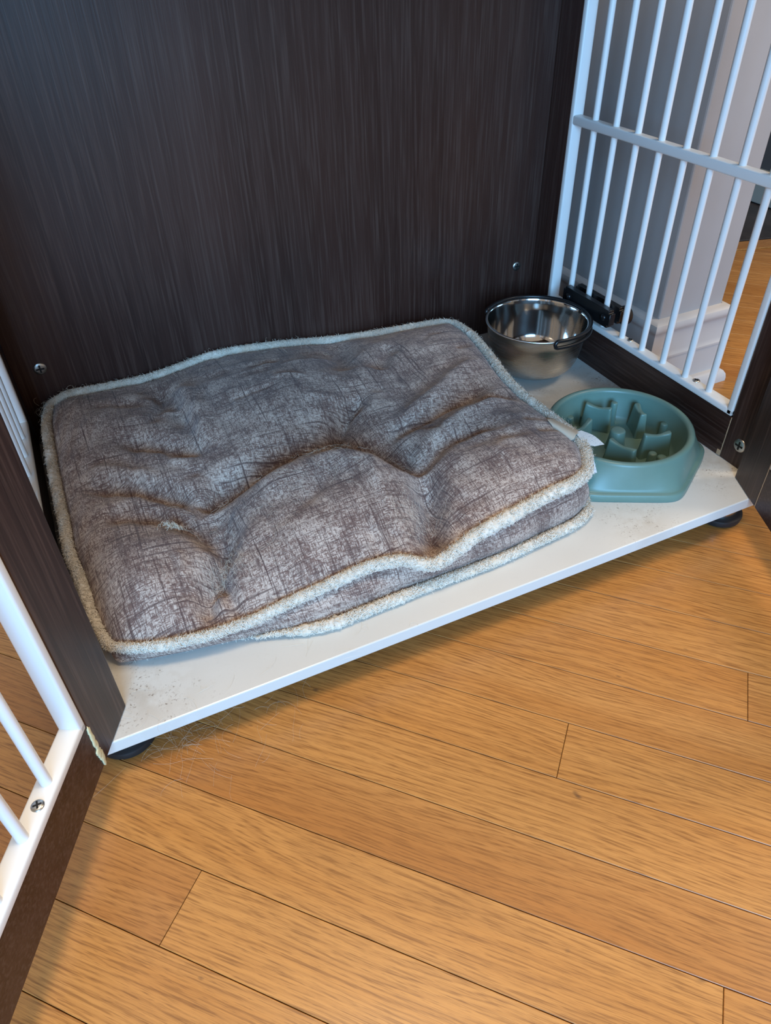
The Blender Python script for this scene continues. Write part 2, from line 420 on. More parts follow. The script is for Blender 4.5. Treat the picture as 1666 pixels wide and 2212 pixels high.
# the room beyond: dark tile, dark wall with grey-green base
t0 = atz(1588, 531, -H); t1 = atz(1666, 524, -H)
dt = (t1-t0)[:2]; dt /= np.linalg.norm(dt); nt_ = np.array([-dt[1], dt[0]])
MT = frame_matrix((t0[0], t0[1], -H), (dt[0], dt[1], 0), (nt_[0], nt_[1], 0), (0, 0, 1))
tl = G()
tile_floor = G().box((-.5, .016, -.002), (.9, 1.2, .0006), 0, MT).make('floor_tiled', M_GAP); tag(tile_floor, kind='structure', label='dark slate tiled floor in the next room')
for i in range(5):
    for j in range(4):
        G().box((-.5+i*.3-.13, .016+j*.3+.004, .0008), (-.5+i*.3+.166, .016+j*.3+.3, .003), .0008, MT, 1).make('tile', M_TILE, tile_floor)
th_ = G().box((-.5, -.028, 0), (.9, .015, .0025), .001, MT).make('trim_1', M_OAK); tag(th_, kind='structure', label='oak threshold strip before the dark tile')
FX = .915
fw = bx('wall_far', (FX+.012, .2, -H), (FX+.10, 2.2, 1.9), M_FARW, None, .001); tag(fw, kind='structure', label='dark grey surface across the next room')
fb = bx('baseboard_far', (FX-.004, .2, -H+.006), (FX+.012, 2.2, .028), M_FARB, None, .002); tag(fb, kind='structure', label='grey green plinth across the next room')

# ================================================================== CRATE
XL, XR, YB, YF = -.7620, 0.0, .500, .042            # inside faces; front end of the side panels
TK = .016; ZT = .625
crate = empty('dog_crate', (XL+XR)/2, .25, -H, 'dark wood dog crate with white base board, wire side grilles and open doors', 'dog crate')
base = bx('base_board', (XL-TK, 0, -.0148), (XR+TK, YB+.014, 0), M_BOARD, crate, .0012); tag(base, label='white melamine base board')
back = bx('back_panel', (XL+.0005, YB, .0004), (XR-.0005, YB+.014, ZT), M_LAMZ, crate, .0006); tag(back, label='dark wenge back panel')
topb = bx('top_board', (XL-TK, .02, ZT), (XR+TK, YB+.016, ZT+.018), M_LAMX, crate, .001)

def screw_head(parent, pos, nrm, r, rec=True, name='screw'):
    """pan head screw with a cross recess, facing nrm"""
    nrm = Vector(nrm).normalized(); q = nrm.to_track_quat('Z', 'Y')
    mm = Matrix.Translation(Vector(pos)) @ q.to_matrix().to_4x4()
    gg = G(); gg.lathe([(r, -.004), (r, .0006), (r*.9, .0014), (r*.55, .0019), (.0008, .0020)], n=24)
    nf = len(gg.F); w = r*.13; l = r*.62
    gg.box((-l, -w, .0012), (l, w, .0022), 0); gg.box((-w, -l, .0012), (w, l, .00222), 0)
    V = [tuple(mm @ Vector(v)) for v in gg.V]
    return mk(name, V, gg.F, M_ZINC, parent, True, angle=50, mats=[M_ZINC, M_RECESS], midx=[0]*nf+[1]*(len(gg.F)-nf))
screw_head(crate, (-.7290, YB, .1030), (0, -1, 0), .0080)
screw_head(crate, (-.0318, YB, .1015), (0, -1, 0), .0072)

# feet
for (x, y) in ((-.7400, .0400), (-.0300, .0335), (-.73, .47), (-.02, .47)):
    f = G().lathe([(.0205, -.0420), (.0205, -.0150)], (x, y, 0), 32).make('foot', M_CHROME, crate, True, 40)
    G().lathe([(.0235, -H+.0002), (.0268, -.0475), (.0276, -.0425), (.0270, -.0400), (.0245, -.0388), (.0205, -.0388)], (x, y, 0), 40).make('rubber_pad', M_RUBBER, f, True, 40)

BAR = .0042
def grille(parent, M, a0, a1, z0, z1, bars, zmid, dep=(-.0015, .0155), names=('grille_frame', 'bar'), screws=()):
    """white wire grille in local axes: x along the panel, y into its thickness, z up"""
    w = .0088
    fr = G()
    fr.box((a0, dep[0], z0), (a1, dep[1], z0+w), .0022, M, 3)
    fr.box((a0, dep[0], z1-w), (a1, dep[1], z1), .0022, M, 3)
    fr.box((a0, dep[0], z0+.0002), (a0+w, dep[1], z1-.0002), .0022, M, 3)
    fr.box((a1-w, dep[0], z0+.0002), (a1, dep[1], z1-.0002), .0022, M, 3)
    fo = fr.make(names[0], M_WMET, parent, True, 50)
    mids = zmid if isinstance(zmid, (list, tuple)) else [zmid]
    for zm in mids:
        G().box((a0+.0015, dep[0]+.0006, zm-.0115), (a1-.0015, dep[1]-.003, zm), .0022, M, 3).make('cross_rail', M_WMET, parent, True, 50)
    yc = (dep[0]+dep[1])/2
    for a in bars:
        p0 = M @ Vector((a, yc, z0+w-.001)); p1 = M @ Vector((a, yc, z1-w+.001))
        G().tube([p0, p0.lerp(p1, .5), p1], BAR, 14).make(names[1], M_WMET, parent, True, 60)
    for (a, y) in screws:
        screw_head(parent, M @ Vector((a, y, z0+w-.0006)), (0, 0, 1), .0048)

# ---- right side panel (local x runs from the back to the front)
def side_panel(x_in, sgn):
    """x_in inside face; sgn +1: panel lies towards +x"""
    xa, xb = sorted((x_in, x_in+sgn*TK))
    sp = bx('side_panel', (xa, .0785, .0003), (xb, .4562, .0560), M_LAMY, crate, .0006)
    bx('side_stile', (xa, YF, .0003), (xb, .0780, ZT-.0003), M_LAMZ, sp, .0008)
    bx('side_stile', (xa, .4567, .0003), (xb, .5130, ZT-.0003), M_LAMZ, sp, .0008)
    bx('top_rail', (xa, .0785, ZT-.0565), (xb, .4562, ZT-.0003), M_LAMY, sp, .0006)
    M = frame_matrix((x_in, 0, 0), (0, 1, 0), (sgn, 0, 0), (0, 0, 1))
    bars = [.4113-.0407*i for i in range(8)]
    grille(sp, M, .0795, .4552, .0570, ZT-.0575, bars, .3155, screws=[(.277, .0115), (.152, .0115)] if sgn > 0 else [(.375, .0115), (.16, .0115)])
    return sp
spR = side_panel(XR, +1); spL = side_panel(XL, -1)
screw_head(crate, (XR+.0004, .0560, .0295), (-1, 0, 0), .0086)
# worn edge where rail meets stile at the front right
wr = G(); z = .001
while z < .055:
    h_ = .0015+.003*random.random(); wr.box((-.0004, .0778+.0003*random.random(), z), (.001, .0786+.0004*random.random(), z+h_+.0004), .0002); z += h_
wr.box((-.0007, .079, .001), (.001, .0838, .0085), .0006)
wr.make('worn_edge', M_WEAR, spR)

# ---- doors
DW = .362
def door(p0, d, nrm_out, bars0, zmid, name='door', nb=7):
    """p0: hinge corner of the visible face, d: along the door, nrm_out: from the visible face into the door"""
    M = frame_matrix((p0[0], p0[1], 0), (d[0], d[1], 0), (nrm_out[0], nrm_out[1], 0), (0, 0, 1))
    st = bx(name, (0, 0, .0006), (.0565, TK, ZT-.004), M_LAMZ, crate, .0012, M)
    bx('door_stile', (DW-.0565, 0, .0006), (DW, TK, ZT-.004), M_LAMZ, st, .0012, M)
    bx('door_rail', (.0570, 0, .0006), (DW-.0570, TK, .0545), M_LAMX, st, .0010, M)
    bx('door_rail', (.0570, 0, ZT-.0605), (DW-.0570, TK, ZT-.004), M_LAMX, st, .0010, M)
    grille(st, M, .0575, DW-.0575, .0555, ZT-.0610, [bars0+.0402*i for i in range(nb) if bars0+.0402*i < DW-.075], zmid,
           screws=[(.1262, .0060), (.26, .0060)])
    return st, M
dL = np.array([-.4585, -.8887]); oL = np.array([-.8887, .4585])
doorL, ML = door((-.7311, .0320), dL, oL, .1085, .3155); tag(doorL, label='left door, swung wide open')
dR = np.array([-.408, -.913]); oR = np.array([.913, -.408])
doorR, MR = door((-.0155, .0379), dR, oR, .1115, .3155); tag(doorR, label='right door, half open')
# dried glue squeezed out between the left door's stile and rail
gl = G(); zz = 0.003
while zz < .044:
    w = .0012+.0016*random.random(); h = .004+.004*random.random()
    bm = bmesh.new(); bmesh.ops.create_icosphere(bm, subdivisions=2, radius=1)
    for v in bm.verts: v.co = Vector((v.co.x*w*1.1, v.co.y*.0007, v.co.z*h*.9))*(1+.5*random.random())
    off = -.0035*(1-zz/.044)
    gl.bm(bm, ML @ Matrix.Translation((.0572+.002*random.random()-.0012+off*.2, -.0003, zz+h*.4))); zz += h*.75
gl.make('dried_glue', M_GLUE, doorL, True)
wr = G()
z = .002
while z < .075:
    h_ = .002+.003*random.random(); wr.box((.0564+.0002*random.random(), -.0004, z), (.0570+.0003*random.random(), .001, z+h_+.0004), .0002, MR); z += h_
wr.make('worn_edge', M_WEAR, doorR)

# ================================================================== DOG BED
def spline(P, n, closed=False):
    """Catmull-Rom through P sampled n times by arc length"""
    P = np.array(P, float); k = len(P); Q = []
    for i in range(k-1):
        p0 = P[max(i-1, 0)]; p1 = P[i]; p2 = P[i+1]; p3 = P[min(i+2, k-1)]
        for t in np.linspace(0, 1, 16, endpoint=False):
            Q.append(.5*((2*p1)+(-p0+p2)*t+(2*p0-5*p1+4*p2-p3)*t*t+(-p0+3*p1-3*p2+p3)*t**3))
    Q.append(P[-1]); Q = np.array(Q)
    s = np.r_[0, np.cumsum(np.linalg.norm(np.diff(Q, axis=0), axis=1))]; s /= s[-1]
    t = np.linspace(0, 1, n); return np.stack([np.interp(t, s, Q[:, i]) for i in range(3)], 1)
def cl(p): p = np.array(p); p[0] = max(p[0], -.7520); p[1] = min(p[1], .489); return p
cFL = cl(atz(240, 1392, .021)); cFR = cl(atz(1262, 1017, .062)); cBR = cl(atz(980, 701, .061)); cBL = cl(atz(112, 874, .060))
front = [cFL]+[cl(atz(*q)) for q in ((330, 1391, .024), (450, 1366, .026), (540, 1336, .028), (620, 1298, .033), (700, 1262, .038), (790, 1222, .044), (860, 1206, .046), (905, 1212, .041), (940, 1214, .037), (985, 1183, .044), (1030, 1149, .051), (1100, 1110, .057), (1180, 1066, .061), (1240, 1038, .062))]+[cFR]
right = [cFR]+[cl(atz(*q)) for q in ((1262, 990, .063), (1254, 963, .064), (1232, 939, .065), (1195, 908, .066), (1130, 858, .066), (1085, 813, .066), (1050, 765, .065), (1015, 725, .064))]+[cBR]
backc = [cBL]+[cl(aty(u, v, y)) for (u, v, y) in ((150, 854, .484), (200, 844, .487), (290, 826, .488), (340, 813, .488), (390, 795, .488), (460, 770, .488), (540, 755, .488), (620, 745, .487), (700, 738, .484), (780, 728, .479), (880, 711, .468), (950, 699, .456))]+[cBR]
left = [cFL]+[cl(atz(*q)) for q in ((205, 1325, .030), (180, 1250, .040), (156, 1190, .045), (145, 1130, .048), (134, 1080, .050), (122, 1020, .052), (112, 960, .054), (106, 915, .056))]+[cBL]
NU, NV = 250, 180
Fc, Bc, Lc, Rc = spline(front, NU), spline(backc, NU), spline(left, NV), spline(right, NV)
u = np.linspace(0, 1, NU)[None, :, None]; v = np.linspace(0, 1, NV)[:, None, None]
top = (1-v)*Fc[None]+v*Bc[None]+(1-u)*Lc[:, None]+u*Rc[:, None]-((1-u)*(1-v)*Fc[0]+u*(1-v)*Fc[-1]+(1-u)*v*Bc[0]+u*v*Bc[-1])
X, Y, Z = top[..., 0], top[..., 1], top[..., 2].copy()
uu, vv = u[..., 0]*np.ones((NV, 1)), v[..., 0]*np.ones((1, NU))
LU, LV = .55, .40
ed = np.minimum.reduce([uu*LU, (1-uu)*LU, vv*LV, (1-vv)*LV])
mask = 1-np.exp(-(ed/.020)**1.3)
dz = .006*mask - .004*np.exp(-(ed/.006)**2)
def bumpb(px, py, amp, rx, ry, rot=0):
    global dz
    c = atz(px, py, .055); a = math.radians(rot); dx, dy = X-c[0], Y-c[1]
    p, q = dx*math.cos(a)+dy*math.sin(a), -dx*math.sin(a)+dy*math.cos(a)
    dz = dz+mask*amp*np.exp(-(p/rx)**2-(q/ry)**2)
FK = 1.7
def fold(pts, amp, w, w2=None):
    """ridge (amp > 0) or valley along a polyline of pixels; w2: width on the far side for a steeper flank"""
    crease(np.array([atz(a, b, .055)[:2] for a, b in pts]), amp*FK, w, w2)
topV0 = top
def crease(P, amp, w, w2=None):
    global dz
    P3 = np.c_[P, np.zeros(len(P))]
    Q = spline(P3, 60)[:, :2] if len(P) > 2 else np.stack([np.interp(np.linspace(0, 1, 40), [0, 1], P[:, i]) for i in range(2)], 1)
    D = np.full(X.shape, 1e9); T = np.zeros(X.shape); S = np.zeros(X.shape)
    tg = np.gradient(Q, axis=0)
    for i in range(len(Q)):
        dx, dy = X-Q[i, 0], Y-Q[i, 1]; d = np.hypot(dx, dy); b = d < D
        D[b] = d[b]; T[b] = i/(len(Q)-1); S[b] = (tg[i, 0]*dy-tg[i, 1]*dx)[b]
    W = np.where(S > 0, w, w2 or w); tp = np.clip(np.sin(np.pi*np.clip(T*.92+.04, 0, 1))*1.6, 0, 1)
    dz = dz+mask*amp*tp*np.exp(-(D/W)**2)
# broad cushions of filling
bumpb(650, 860, 0.0162, .13, .075, -8)
bumpb(700, 1135, 0.0216, .105, .055, 8)
bumpb(1090, 1000, 0.0162, .085, .085)
bumpb(900, 770, 0.0121, .09, .06)
bumpb(260, 940, 0.0108, .06, .09)
bumpb(300, 1235, 0.0162, .055, .07)
# creases
fold(((440, 1097), (494, 1052), (557, 1028), (620, 994), (696, 962), (765, 905)), -.017, .020)
fold(((540, 1130), (580, 1088), (640, 1052), (720, 1030), (810, 1040), (890, 1090)), .010, .024)
fold(((700, 965), (790, 975), (860, 1000), (912, 1038)), -.012, .020)
fold(((913, 1036), (930, 1078), (934, 1114), (942, 1164), (936, 1200)), -.018, .014, .016)
fold(((905, 1034), (959, 988), (1010, 968), (1075, 950)), -.007, .010)
fold(((820, 962), (892, 930), (976, 892), (1060, 848)), -.009, .012)
fold(((850, 940), (930, 885), (985, 835), (1040, 800)), .006, .013)
fold(((930, 975), (1000, 930), (1090, 890)), .005, .010)
fold(((716, 940), (750, 905), (785, 880)), -.010, .009)
fold(((812, 830), (830, 800), (850, 775)), -.006, .014)
fold(((718, 742), (728, 780), (752, 830)), -.007, .018)
fold(((180, 1066), (270, 1058), (354, 1066), (430, 1090)), -.010, .012)
fold(((190, 1040), (270, 1035), (340, 1040)), .005, .010)
fold(((255, 972), (375, 978), (445, 992)), -.008, .013)
fold(((320, 849), (371, 883), (404, 929), (428, 975)), -.007, .013)
fold(((396, 860), (425, 910), (450, 965)), .006, .013)
fold(((430, 1090), (460, 1064), (490, 1040)), -.006, .010)
fold(((300, 1105), (375, 1122), (430, 1146), (463, 1180)), -.009, .012)
fold(((450, 1105), (480, 1140), (500, 1175)), -.009, .016)
fold(((500, 1150), (480, 1190), (462, 1222), (445, 1265), (442, 1320)), -.015, .012)
fold(((478, 1222), (490, 1265), (512, 1312)), -.008, .008)
fold(((466, 1250), (472, 1290)), .005, .008)
fold(((230, 1130), (280, 1122), (330, 1128)), -.004, .010)
fold(((330, 940), (350, 900), (345, 860)), -.004, .008)
fold(((200, 905), (270, 895), (330, 900)), -.0025, .008)
fold(((960, 900), (1060, 880), (1130, 880)), -.004, .008)
fold(((1000, 1000), (1060, 985), (1150, 975)), -.003, .009)
fold(((780, 1240), (700, 1215), (620, 1230)), .002, .012)
for (a, b_) in (((860, 1190), (850, 1150)), ((820, 1195), (800, 1150)), ((1180, 930), (1120, 940)), ((1205, 950), (1150, 965)), ((470, 775), (480, 810)), ((300, 835), (310, 870)), ((1020, 765), (980, 780)), ((560, 1310), (550, 1275)), ((1000, 1150), (985, 1110))):
    fold((a, b_), -.003, .006)
# short crinkles
for i in range(70):
    t_, w_ = rng.uniform(.06, .94), rng.uniform(.08, .92)
    a = rng.normal(.35, .7); l_ = rng.uniform(.015, .045); cxy = topV0[int(w_*(NV-1)), int(t_*(NU-1))]
    e1 = cxy[:2]+np.array([math.cos(a), math.sin(a)])*l_; e0 = cxy[:2]-np.array([math.cos(a), math.sin(a)])*l_
    crease(np.array([e0, cxy[:2]+rng.normal(0, .006, 2), e1]), rng.choice([-1, -1, 1])*rng.uniform(.0012, .0030), rng.uniform(.004, .008))
# small irregular rumples
for i in range(60):
    a = rng.uniform(0, math.pi); f = rng.uniform(40, 190); ph = rng.uniform(0, 6.28); c0 = rng.uniform([-.73, .08], [-.2, .48])
    dz = dz+mask*.0011*(60/f)**.4*np.sin(f*(X*math.cos(a)+Y*math.sin(a))+ph)*np.exp(-(((X-c0[0])**2+(Y-c0[1])**2)/.07**2))
Z = np.maximum(Z+dz, .010)
topV = np.stack([X, Y, Z], -1)

# outline of the underside
bot_front = [np.array([-.728, .078, .0045])]+[atz(*q) for q in ((330, 1424, .0045), (450, 1399, .0045), (560, 1374, .005), (640, 1358, .005), (720, 1337, .005), (800, 1306, .005), (880, 1275, .005), (960, 1243, .0055), (1050, 1210, .0055), (1150, 1165, .006), (1235, 1124, .006))]+[np.array([-.2120, .0685, .006])]
Fb = spline(bot_front, NU)
def inset(C, dx, dy): D_ = C.copy(); D_[:, 0] += dx; D_[:, 1] += dy; D_[:, 2] = .005; return D_
Rb = inset(Rc, -.001, 0); Rb += np.linspace(1, 0, NV)[:, None]*(Fb[-1]-Rb[0]); Rb[:, 0] = np.minimum(Rb[:, 0], Rc[:, 0]+.004)
Bb = inset(Bc, 0, -.003); Bb[:, 2] = .005
Lb = inset(Lc, .002, 0); Lb += np.linspace(1, 0, NV)[:, None]*(Fb[0]-Lb[0])
def ring(F_, R_, B_, L_): return np.concatenate([F_[:-1], R_[:-1], B_[::-1][:-1], L_[::-1][:-1]])
ringT, ringB = ring(Fc, Rc, Bc, Lc), ring(Fb, Rb, Bb, Lb)
NR = len(ringT)
def outward(C):
    t = np.roll(C, -3, 0)-np.roll(C, 3, 0); n_ = np.stack([t[:, 1], -t[:, 0], 0*t[:, 0]], 1); return n_/(np.linalg.norm(n_, axis=1)[:, None]+1e-9)
def smooth_ring(A, k):
    K = np.ones(2*k+1)/(2*k+1)
    return np.stack([np.convolve(np.r_[A[-k:, i], A[:, i], A[:k, i]], K, 'valid') for i in range(A.shape[1])], 1)
onT = smooth_ring(outward(ringT), 4)

bed = empty('dog_bed', -.45, .27, 0, 'brown cross-hatch fabric dog bed with cream fleece trim on the white board', 'dog bed')
# padding cover: top, side band and underside in one surface
idx = np.arange(NU*NV).reshape(NV, NU)
Vt = topV.reshape(-1, 3); UV = Vt[:, :2].copy()
F = []
for j in range(NV-1):
    a, b_, c, d = idx[j, :-1], idx[j, 1:], idx[j+1, 1:], idx[j+1, :-1]
    F += list(zip(a.tolist(), b_.tolist(), c.tolist(), d.tolist()))
mk('cushion_top', Vt, F, M_FAB, bed, True, uv=UV)
NB = 12; V = []; UV = []; sl = np.r_[0, np.cumsum(np.linalg.norm(np.diff(ringT, axis=0), axis=1))]
pucker = np.interp(np.arange(NR), np.linspace(0, NR, 90), rng.normal(0, 1, 90)); pucker[-1] = pucker[0]
for k in range(NB+1):
    t = k/NB; C = ringT*(1-t)+ringB*t
    hgt = np.abs(ringT[:, 2]-ringB[:, 2])[:, None]
    bul = np.sin(math.pi*t)*np.minimum(hgt*.13, .006)+.0012*math.sin(math.pi*t)*pucker[:, None]
    C = C+onT*(bul-.001); V.append(C); UV.append(np.stack([sl, -.004*0+C[:, 2]*1.05+.7], 1))
V = np.concatenate(V); UV = np.concatenate(UV)
V[:, 0] = np.clip(V[:, 0], -.7600, None); V[:, 1] = np.minimum(V[:, 1], .4965)
F = [(k*NR+i, (k+1)*NR+i, (k+1)*NR+(i+1) % NR, k*NR+(i+1) % NR) for k in range(NB) for i in range(NR)]
cb = V[-NR:]; V = np.concatenate([V, cb.mean(0)[None]]); UV = np.concatenate([UV, [[0, 0]]])
F += [(NB*NR+(i+1) % NR, NB*NR+i, len(V)-1) for i in range(NR)]
mk('side_band', V, F, M_FAB, bed, True, uv=UV)

def trim(name, C, r, flat, nf, flen, sag, lab, thin=None):
    """knobbly fleece roll along the closed ring C with loose fibres"""
    n = len(C); k = 12
    T = np.roll(C, -2, 0)-np.roll(C, 2, 0); T /= np.linalg.norm(T, axis=1)[:, None]
    out = smooth_ring(outward(C), 3); up = np.cross(out, T); up *= np.sign(up[:, 2])[:, None]
    V = []; tf = np.ones(n) if thin is None else thin(C)
    rr = 1+.13*np.interp(np.arange(n), np.linspace(0, n, 150), rng.normal(0, 1, 150)); rr = rr*tf
    for i in range(n):
        for j in range(k):
            a = 2*math.pi*j/k; q = r*rr[i]*(1+rng.normal(0, .17))
            V.append(C[i]+out[i]*math.cos(a)*q*flat+up[i]*math.sin(a)*q)
    V = np.array(V)
    V[:, 0] = np.maximum(V[:, 0], -.7612); V[:, 1] = np.minimum(V[:, 1], .4990); V[:, 2] = np.maximum(V[:, 2], .0006)
    F = [(i*k+j, ((i+1) % n)*k+j, ((i+1) % n)*k+(j+1) % k, i*k+(j+1) % k) for i in range(n) for j in range(k)]
    tr = mk(name, V, F, M_SHERPA, bed, True); tag(tr, label=lab)
    # fibres in curly tufts
    FV = []; FF = []
    for _ in range(nf):
        i = rng.integers(n); a = rng.uniform(-.5, math.pi+.3)
        if rng.random() > tf[i]: continue
        nrm = out[i]*math.cos(a)*flat+up[i]*math.sin(a)
        tuft = .6*math.sin(i*.9)+.8*math.sin(i*.37+1)
        p = C[i]+nrm*r*tf[i]*.92+T[i]*rng.uniform(-.002, .002)
        sw = np.cross(nrm, T[i]); sw /= np.linalg.norm(sw)+1e-9
        al = tuft*.8+rng.normal(0, .9); td = T[i]*math.cos(al)+sw*math.sin(al)
        L = flen*rng.uniform(.45, 1.15); w = .00024*rng.uniform(.7, 1.4); nn_ = nrm/(np.linalg.norm(nrm)+1e-9)
        if rng.random() < .05:                          # a loose end
            q1 = p+nn_*L*.5+td*L*.3; q2 = p+nn_*L*.75+td*L*.8; q3 = q2+td*L*.35-np.array([0, 0, L*.3*sag]); w *= .5
        else:                                           # a curl lying on the roll
            hh = L*rng.uniform(.12, .36); q1 = p+nn_*hh*.85+td*L*.25; q2 = p+nn_*hh+td*L*.62; q3 = p-nn_*.0006+td*L*1.0
        side = np.cross(nn_, td)+nn_*rng.normal(0, .5); side /= np.linalg.norm(side)+1e-9
        b0 = len(FV); FV += [p-side*w*.6, p+side*w*.6, q1-side*w, q1+side*w, q2-side*w, q2+side*w, q3]
        FF += [(b0, b0+1, b0+3, b0+2), (b0+2, b0+3, b0+5, b0+4), (b0+4, b0+5, b0+6)]
    FV = np.array(FV); FV[:, 0] = np.maximum(FV[:, 0], -.7615); FV[:, 1] = np.minimum(FV[:, 1], .4993); FV[:, 2] = np.maximum(FV[:, 2], .0004)
    fo = mk('fleece_fibres', FV, FF, M_FIBRE, tr); tag(fo, kind='stuff')
    return tr
trim('fleece_trim', smooth_ring(ringT+onT*.003+np.array([0, 0, -.0005]), 2), .0064, 1.0, 95000, .0046, .5, 'fluffy cream fleece edge of the top seam', lambda C: smooth_ring(np.where(C[:, 1] < .125, np.interp(C[:, 0], [-.75, -.55, -.40], [.62, .74, 1.0]), .80)[:, None], 8)[:, 0])
trim('fleece_trim', smooth_ring(ringB+onT*(.0065*np.clip((ringB[:, :1]+.615)/.07, -.5, 1))+np.array([0, 0, .001]), 2), .0046, 1.2, 55000, .0046, .4, 'fluffy white fleece edge of the bottom seam', lambda C: np.clip((C[:, 0]+.615)/.07, .03, 1))

# care label folded over the right edge
def ribbon(name, rows, mat, parent, th=.0003, back=None):
    """rows: list of (left point, right point); a thin solid strip"""
    A = spline([r_[0] for r_ in rows], 24); B = spline([r_[1] for r_ in rows], 24); V = []; UV = []
    nn = np.cross(B-A, np.gradient(A, axis=0)); nn /= np.linalg.norm(nn, axis=1)[:, None]+1e-9
    m_ = 5; W = np.linspace(0, 1, m_)
    for sgn in (1, -1):
        for i in range(24):
            for w in W: V.append(A[i]*(1-w)+B[i]*w+nn[i]*th*.5*sgn); UV.append((w*.03, i/23*.06))
    n0 = 24*m_; F = []
    for i in range(23):
        for j in range(m_-1):
            q = (i*m_+j, i*m_+j+1, (i+1)*m_+j+1, (i+1)*m_+j); F.append(q); F.append(tuple(n0+x for x in q[::-1]))
    for i in range(23):
        for j in (0, m_-1): F.append((i*m_+j, (i+1)*m_+j, n0+(i+1)*m_+j, n0+i*m_+j))
    for i in (0, 23):
        for j in range(m_-1): F.append((i*m_+j, i*m_+j+1, n0+i*m_+j+1, n0+i*m_+j))
    return mk(name, V, F, mat, parent, True, uv=UV, angle=60)
lab1 = ribbon('care_label', [(atz(1196, 928, .069), atz(1229, 953, .068)), (atz(1192, 918, .074), atz(1240, 948, .073)), (atz(1183, 906, .0755), atz(1246, 938, .0745)), (atz(1196, 906, .072), atz(1258, 934, .070))], M_LABELB, bed)
tag(lab1, label='cream care label folded over the fleece edge')
lab2 = ribbon('care_label', [(atz(1243, 934, .073), atz(1256, 930, .0735)), (atz(1262, 957, .069), atz(1283, 941, .071)), (atz(1285, 964, .066), atz(1306, 960, .066))], M_LABEL, bed)
lab3 = ribbon('care_label', [(atz(1246, 934, .072), atz(1262, 936, .072)), (atz(1266, 960, .066), atz(1274, 958, .067)), (atz(1276, 990, .050), atz(1282, 988, .051)), (atz(1280, 1024, .036), atz(1290, 1021, .036))], M_LABEL, bed)

# ================================================================== SLOW FEEDER
FCX, FCY, RZ, RR = -.1105, .1425, .0450, .0876
feeder = empty('slow_feeder_bowl', FCX, FCY, 0, 'sage green plastic slow feeder bowl with raised maze ridges, beside the dog bed', 'pet bowl')
NA = 144; ang = np.linspace(0, 2*math.pi, NA, endpoint=False)
def hexr(ap, rnd):
    """rounded hexagon radius at every angle: apothem ap, rounding exponent"""
    a = ang-math.radians(-118); s = np.zeros(NA)
    for k in range(6): s += np.maximum(np.cos(a-k*math.pi/3), 0)**rnd
    return ap/(s**(1/rnd))
hx = hexr(.0985, 16)
hx *= .0985/hx.min()
circ = np.full(NA, 1.0)
rows = []
def row(r, z): rows.append((np.broadcast_to(r, (NA,)).copy(), z))
row(hx-.0005, .0002); row(hx, .0012); row(hx-.0004, .0085); row(hx-.0012, .0100); row(hx-.0042, .0104)
for t in np.linspace(0, 1, 9):
    b_ = t**.9; row((hx-.0055)*(1-b_)+(RR-.0005)*b_, .0112+(RZ-.0045-.0112)*t)
for t in np.linspace(.1, 1, 9):
    a = math.pi*t; row(RR-.0048+.0045*math.cos(a)-.0002, RZ-.0043+.0043*math.sin(a))
for t in np.linspace(.12, 1, 7):
    row(RR-.0095-.009*t**1.5, RZ-.0045-(RZ-.0045-.0065)*t)
row(RR-.024, .0042); row(RR-.034, .0035); row(.030, .0035); row(.012, .0035); row(.001, .0035)
V = []; F = []
for (r, z) in rows: V += [(FCX+r[i]*math.cos(ang[i]), FCY+r[i]*math.sin(ang[i]), z) for i in range(NA)]
for k in range(len(rows)-1):
    F += [(k*NA+i, k*NA+(i+1) % NA, (k+1)*NA+(i+1) % NA, (k+1)*NA+i) for i in range(NA)]
mk('bowl_body', V, F, M_GREEN, feeder, True, angle=60)
def ridge(p, q, z1, w=.0052, wm=.0026, taper=1.75, sag=.0035):
    """a maze wall: dumb-bell plan, flared towards its foot, its crest dipping in the middle"""
    p, q = np.array(p), np.array(q); d = q-p; L = np.linalg.norm(d); d /= L; nrm = np.array([-d[1], d[0]])
    n = 40; prof_ = []
    for i in range(n):
        t = 2*math.pi*i/n; c, s = math.cos(t), math.sin(t)
        x = np.sign(c)*abs(c)**.55*L/2; hw = wm+(w-wm)*abs(2*x/L)**2.6; y = np.sign(s)*abs(s)**.6*hw
        prof_.append((x, y))
    V = []; F = []; lv = [(0, taper, .0030), (.35, 1.38, .34), (.75, 1.10, .76), (.93, .99, .94), (.985, .90, .992), (1, .72, 1.0)]
    for (_, sc, zf) in lv:
        for (x, y) in prof_:
            top_ = z1-sag*(1-abs(2*x/L)**2)
            ex = x+np.sign(x)*(sc-1)*.0045; ey = y*sc if sc > 1 else y*sc
            w_ = np.array([FCX, FCY])+(p+q)/2+d*ex+nrm*(ey)
            V.append((w_[0], w_[1], .003+(top_-.003)*zf))
    for k in range(len(lv)-1):
        F += [(k*n+i, k*n+(i+1) % n, (k+1)*n+(i+1) % n, (k+1)*n+i) for i in range(n)]
    V.append((FCX+(p+q)[0]/2, FCY+(p+q)[1]/2, z1-sag)); c_ = len(V)-1; k = len(lv)-1
    F += [(k*n+i, k*n+(i+1) % n, c_) for i in range(n)]
    mk('maze_ridge', V, F, M_GREEN, feeder, True, angle=70)
OFF = np.array([.0035, -.0025])
def fc(px, py, z): w_ = atz(px, py, z); return np.array([w_[0]-FCX, w_[1]-FCY])
ridge(fc(1266, 871, .036), fc(1322, 884, .036), .0375, .0060)
ridge(fc(1376, 872, .036), fc(1392, 898, .036), .0375, .0066, .0034)
ridge(fc(1276, 905, .033), fc(1248, 932, .033), .0345, .0060)
ridge(fc(1392, 940, .035), fc(1450, 934, .035), .0365, .0062)
ridge(fc(1318, 948, .035), fc(1374, 975, .035), .0365, .0062)
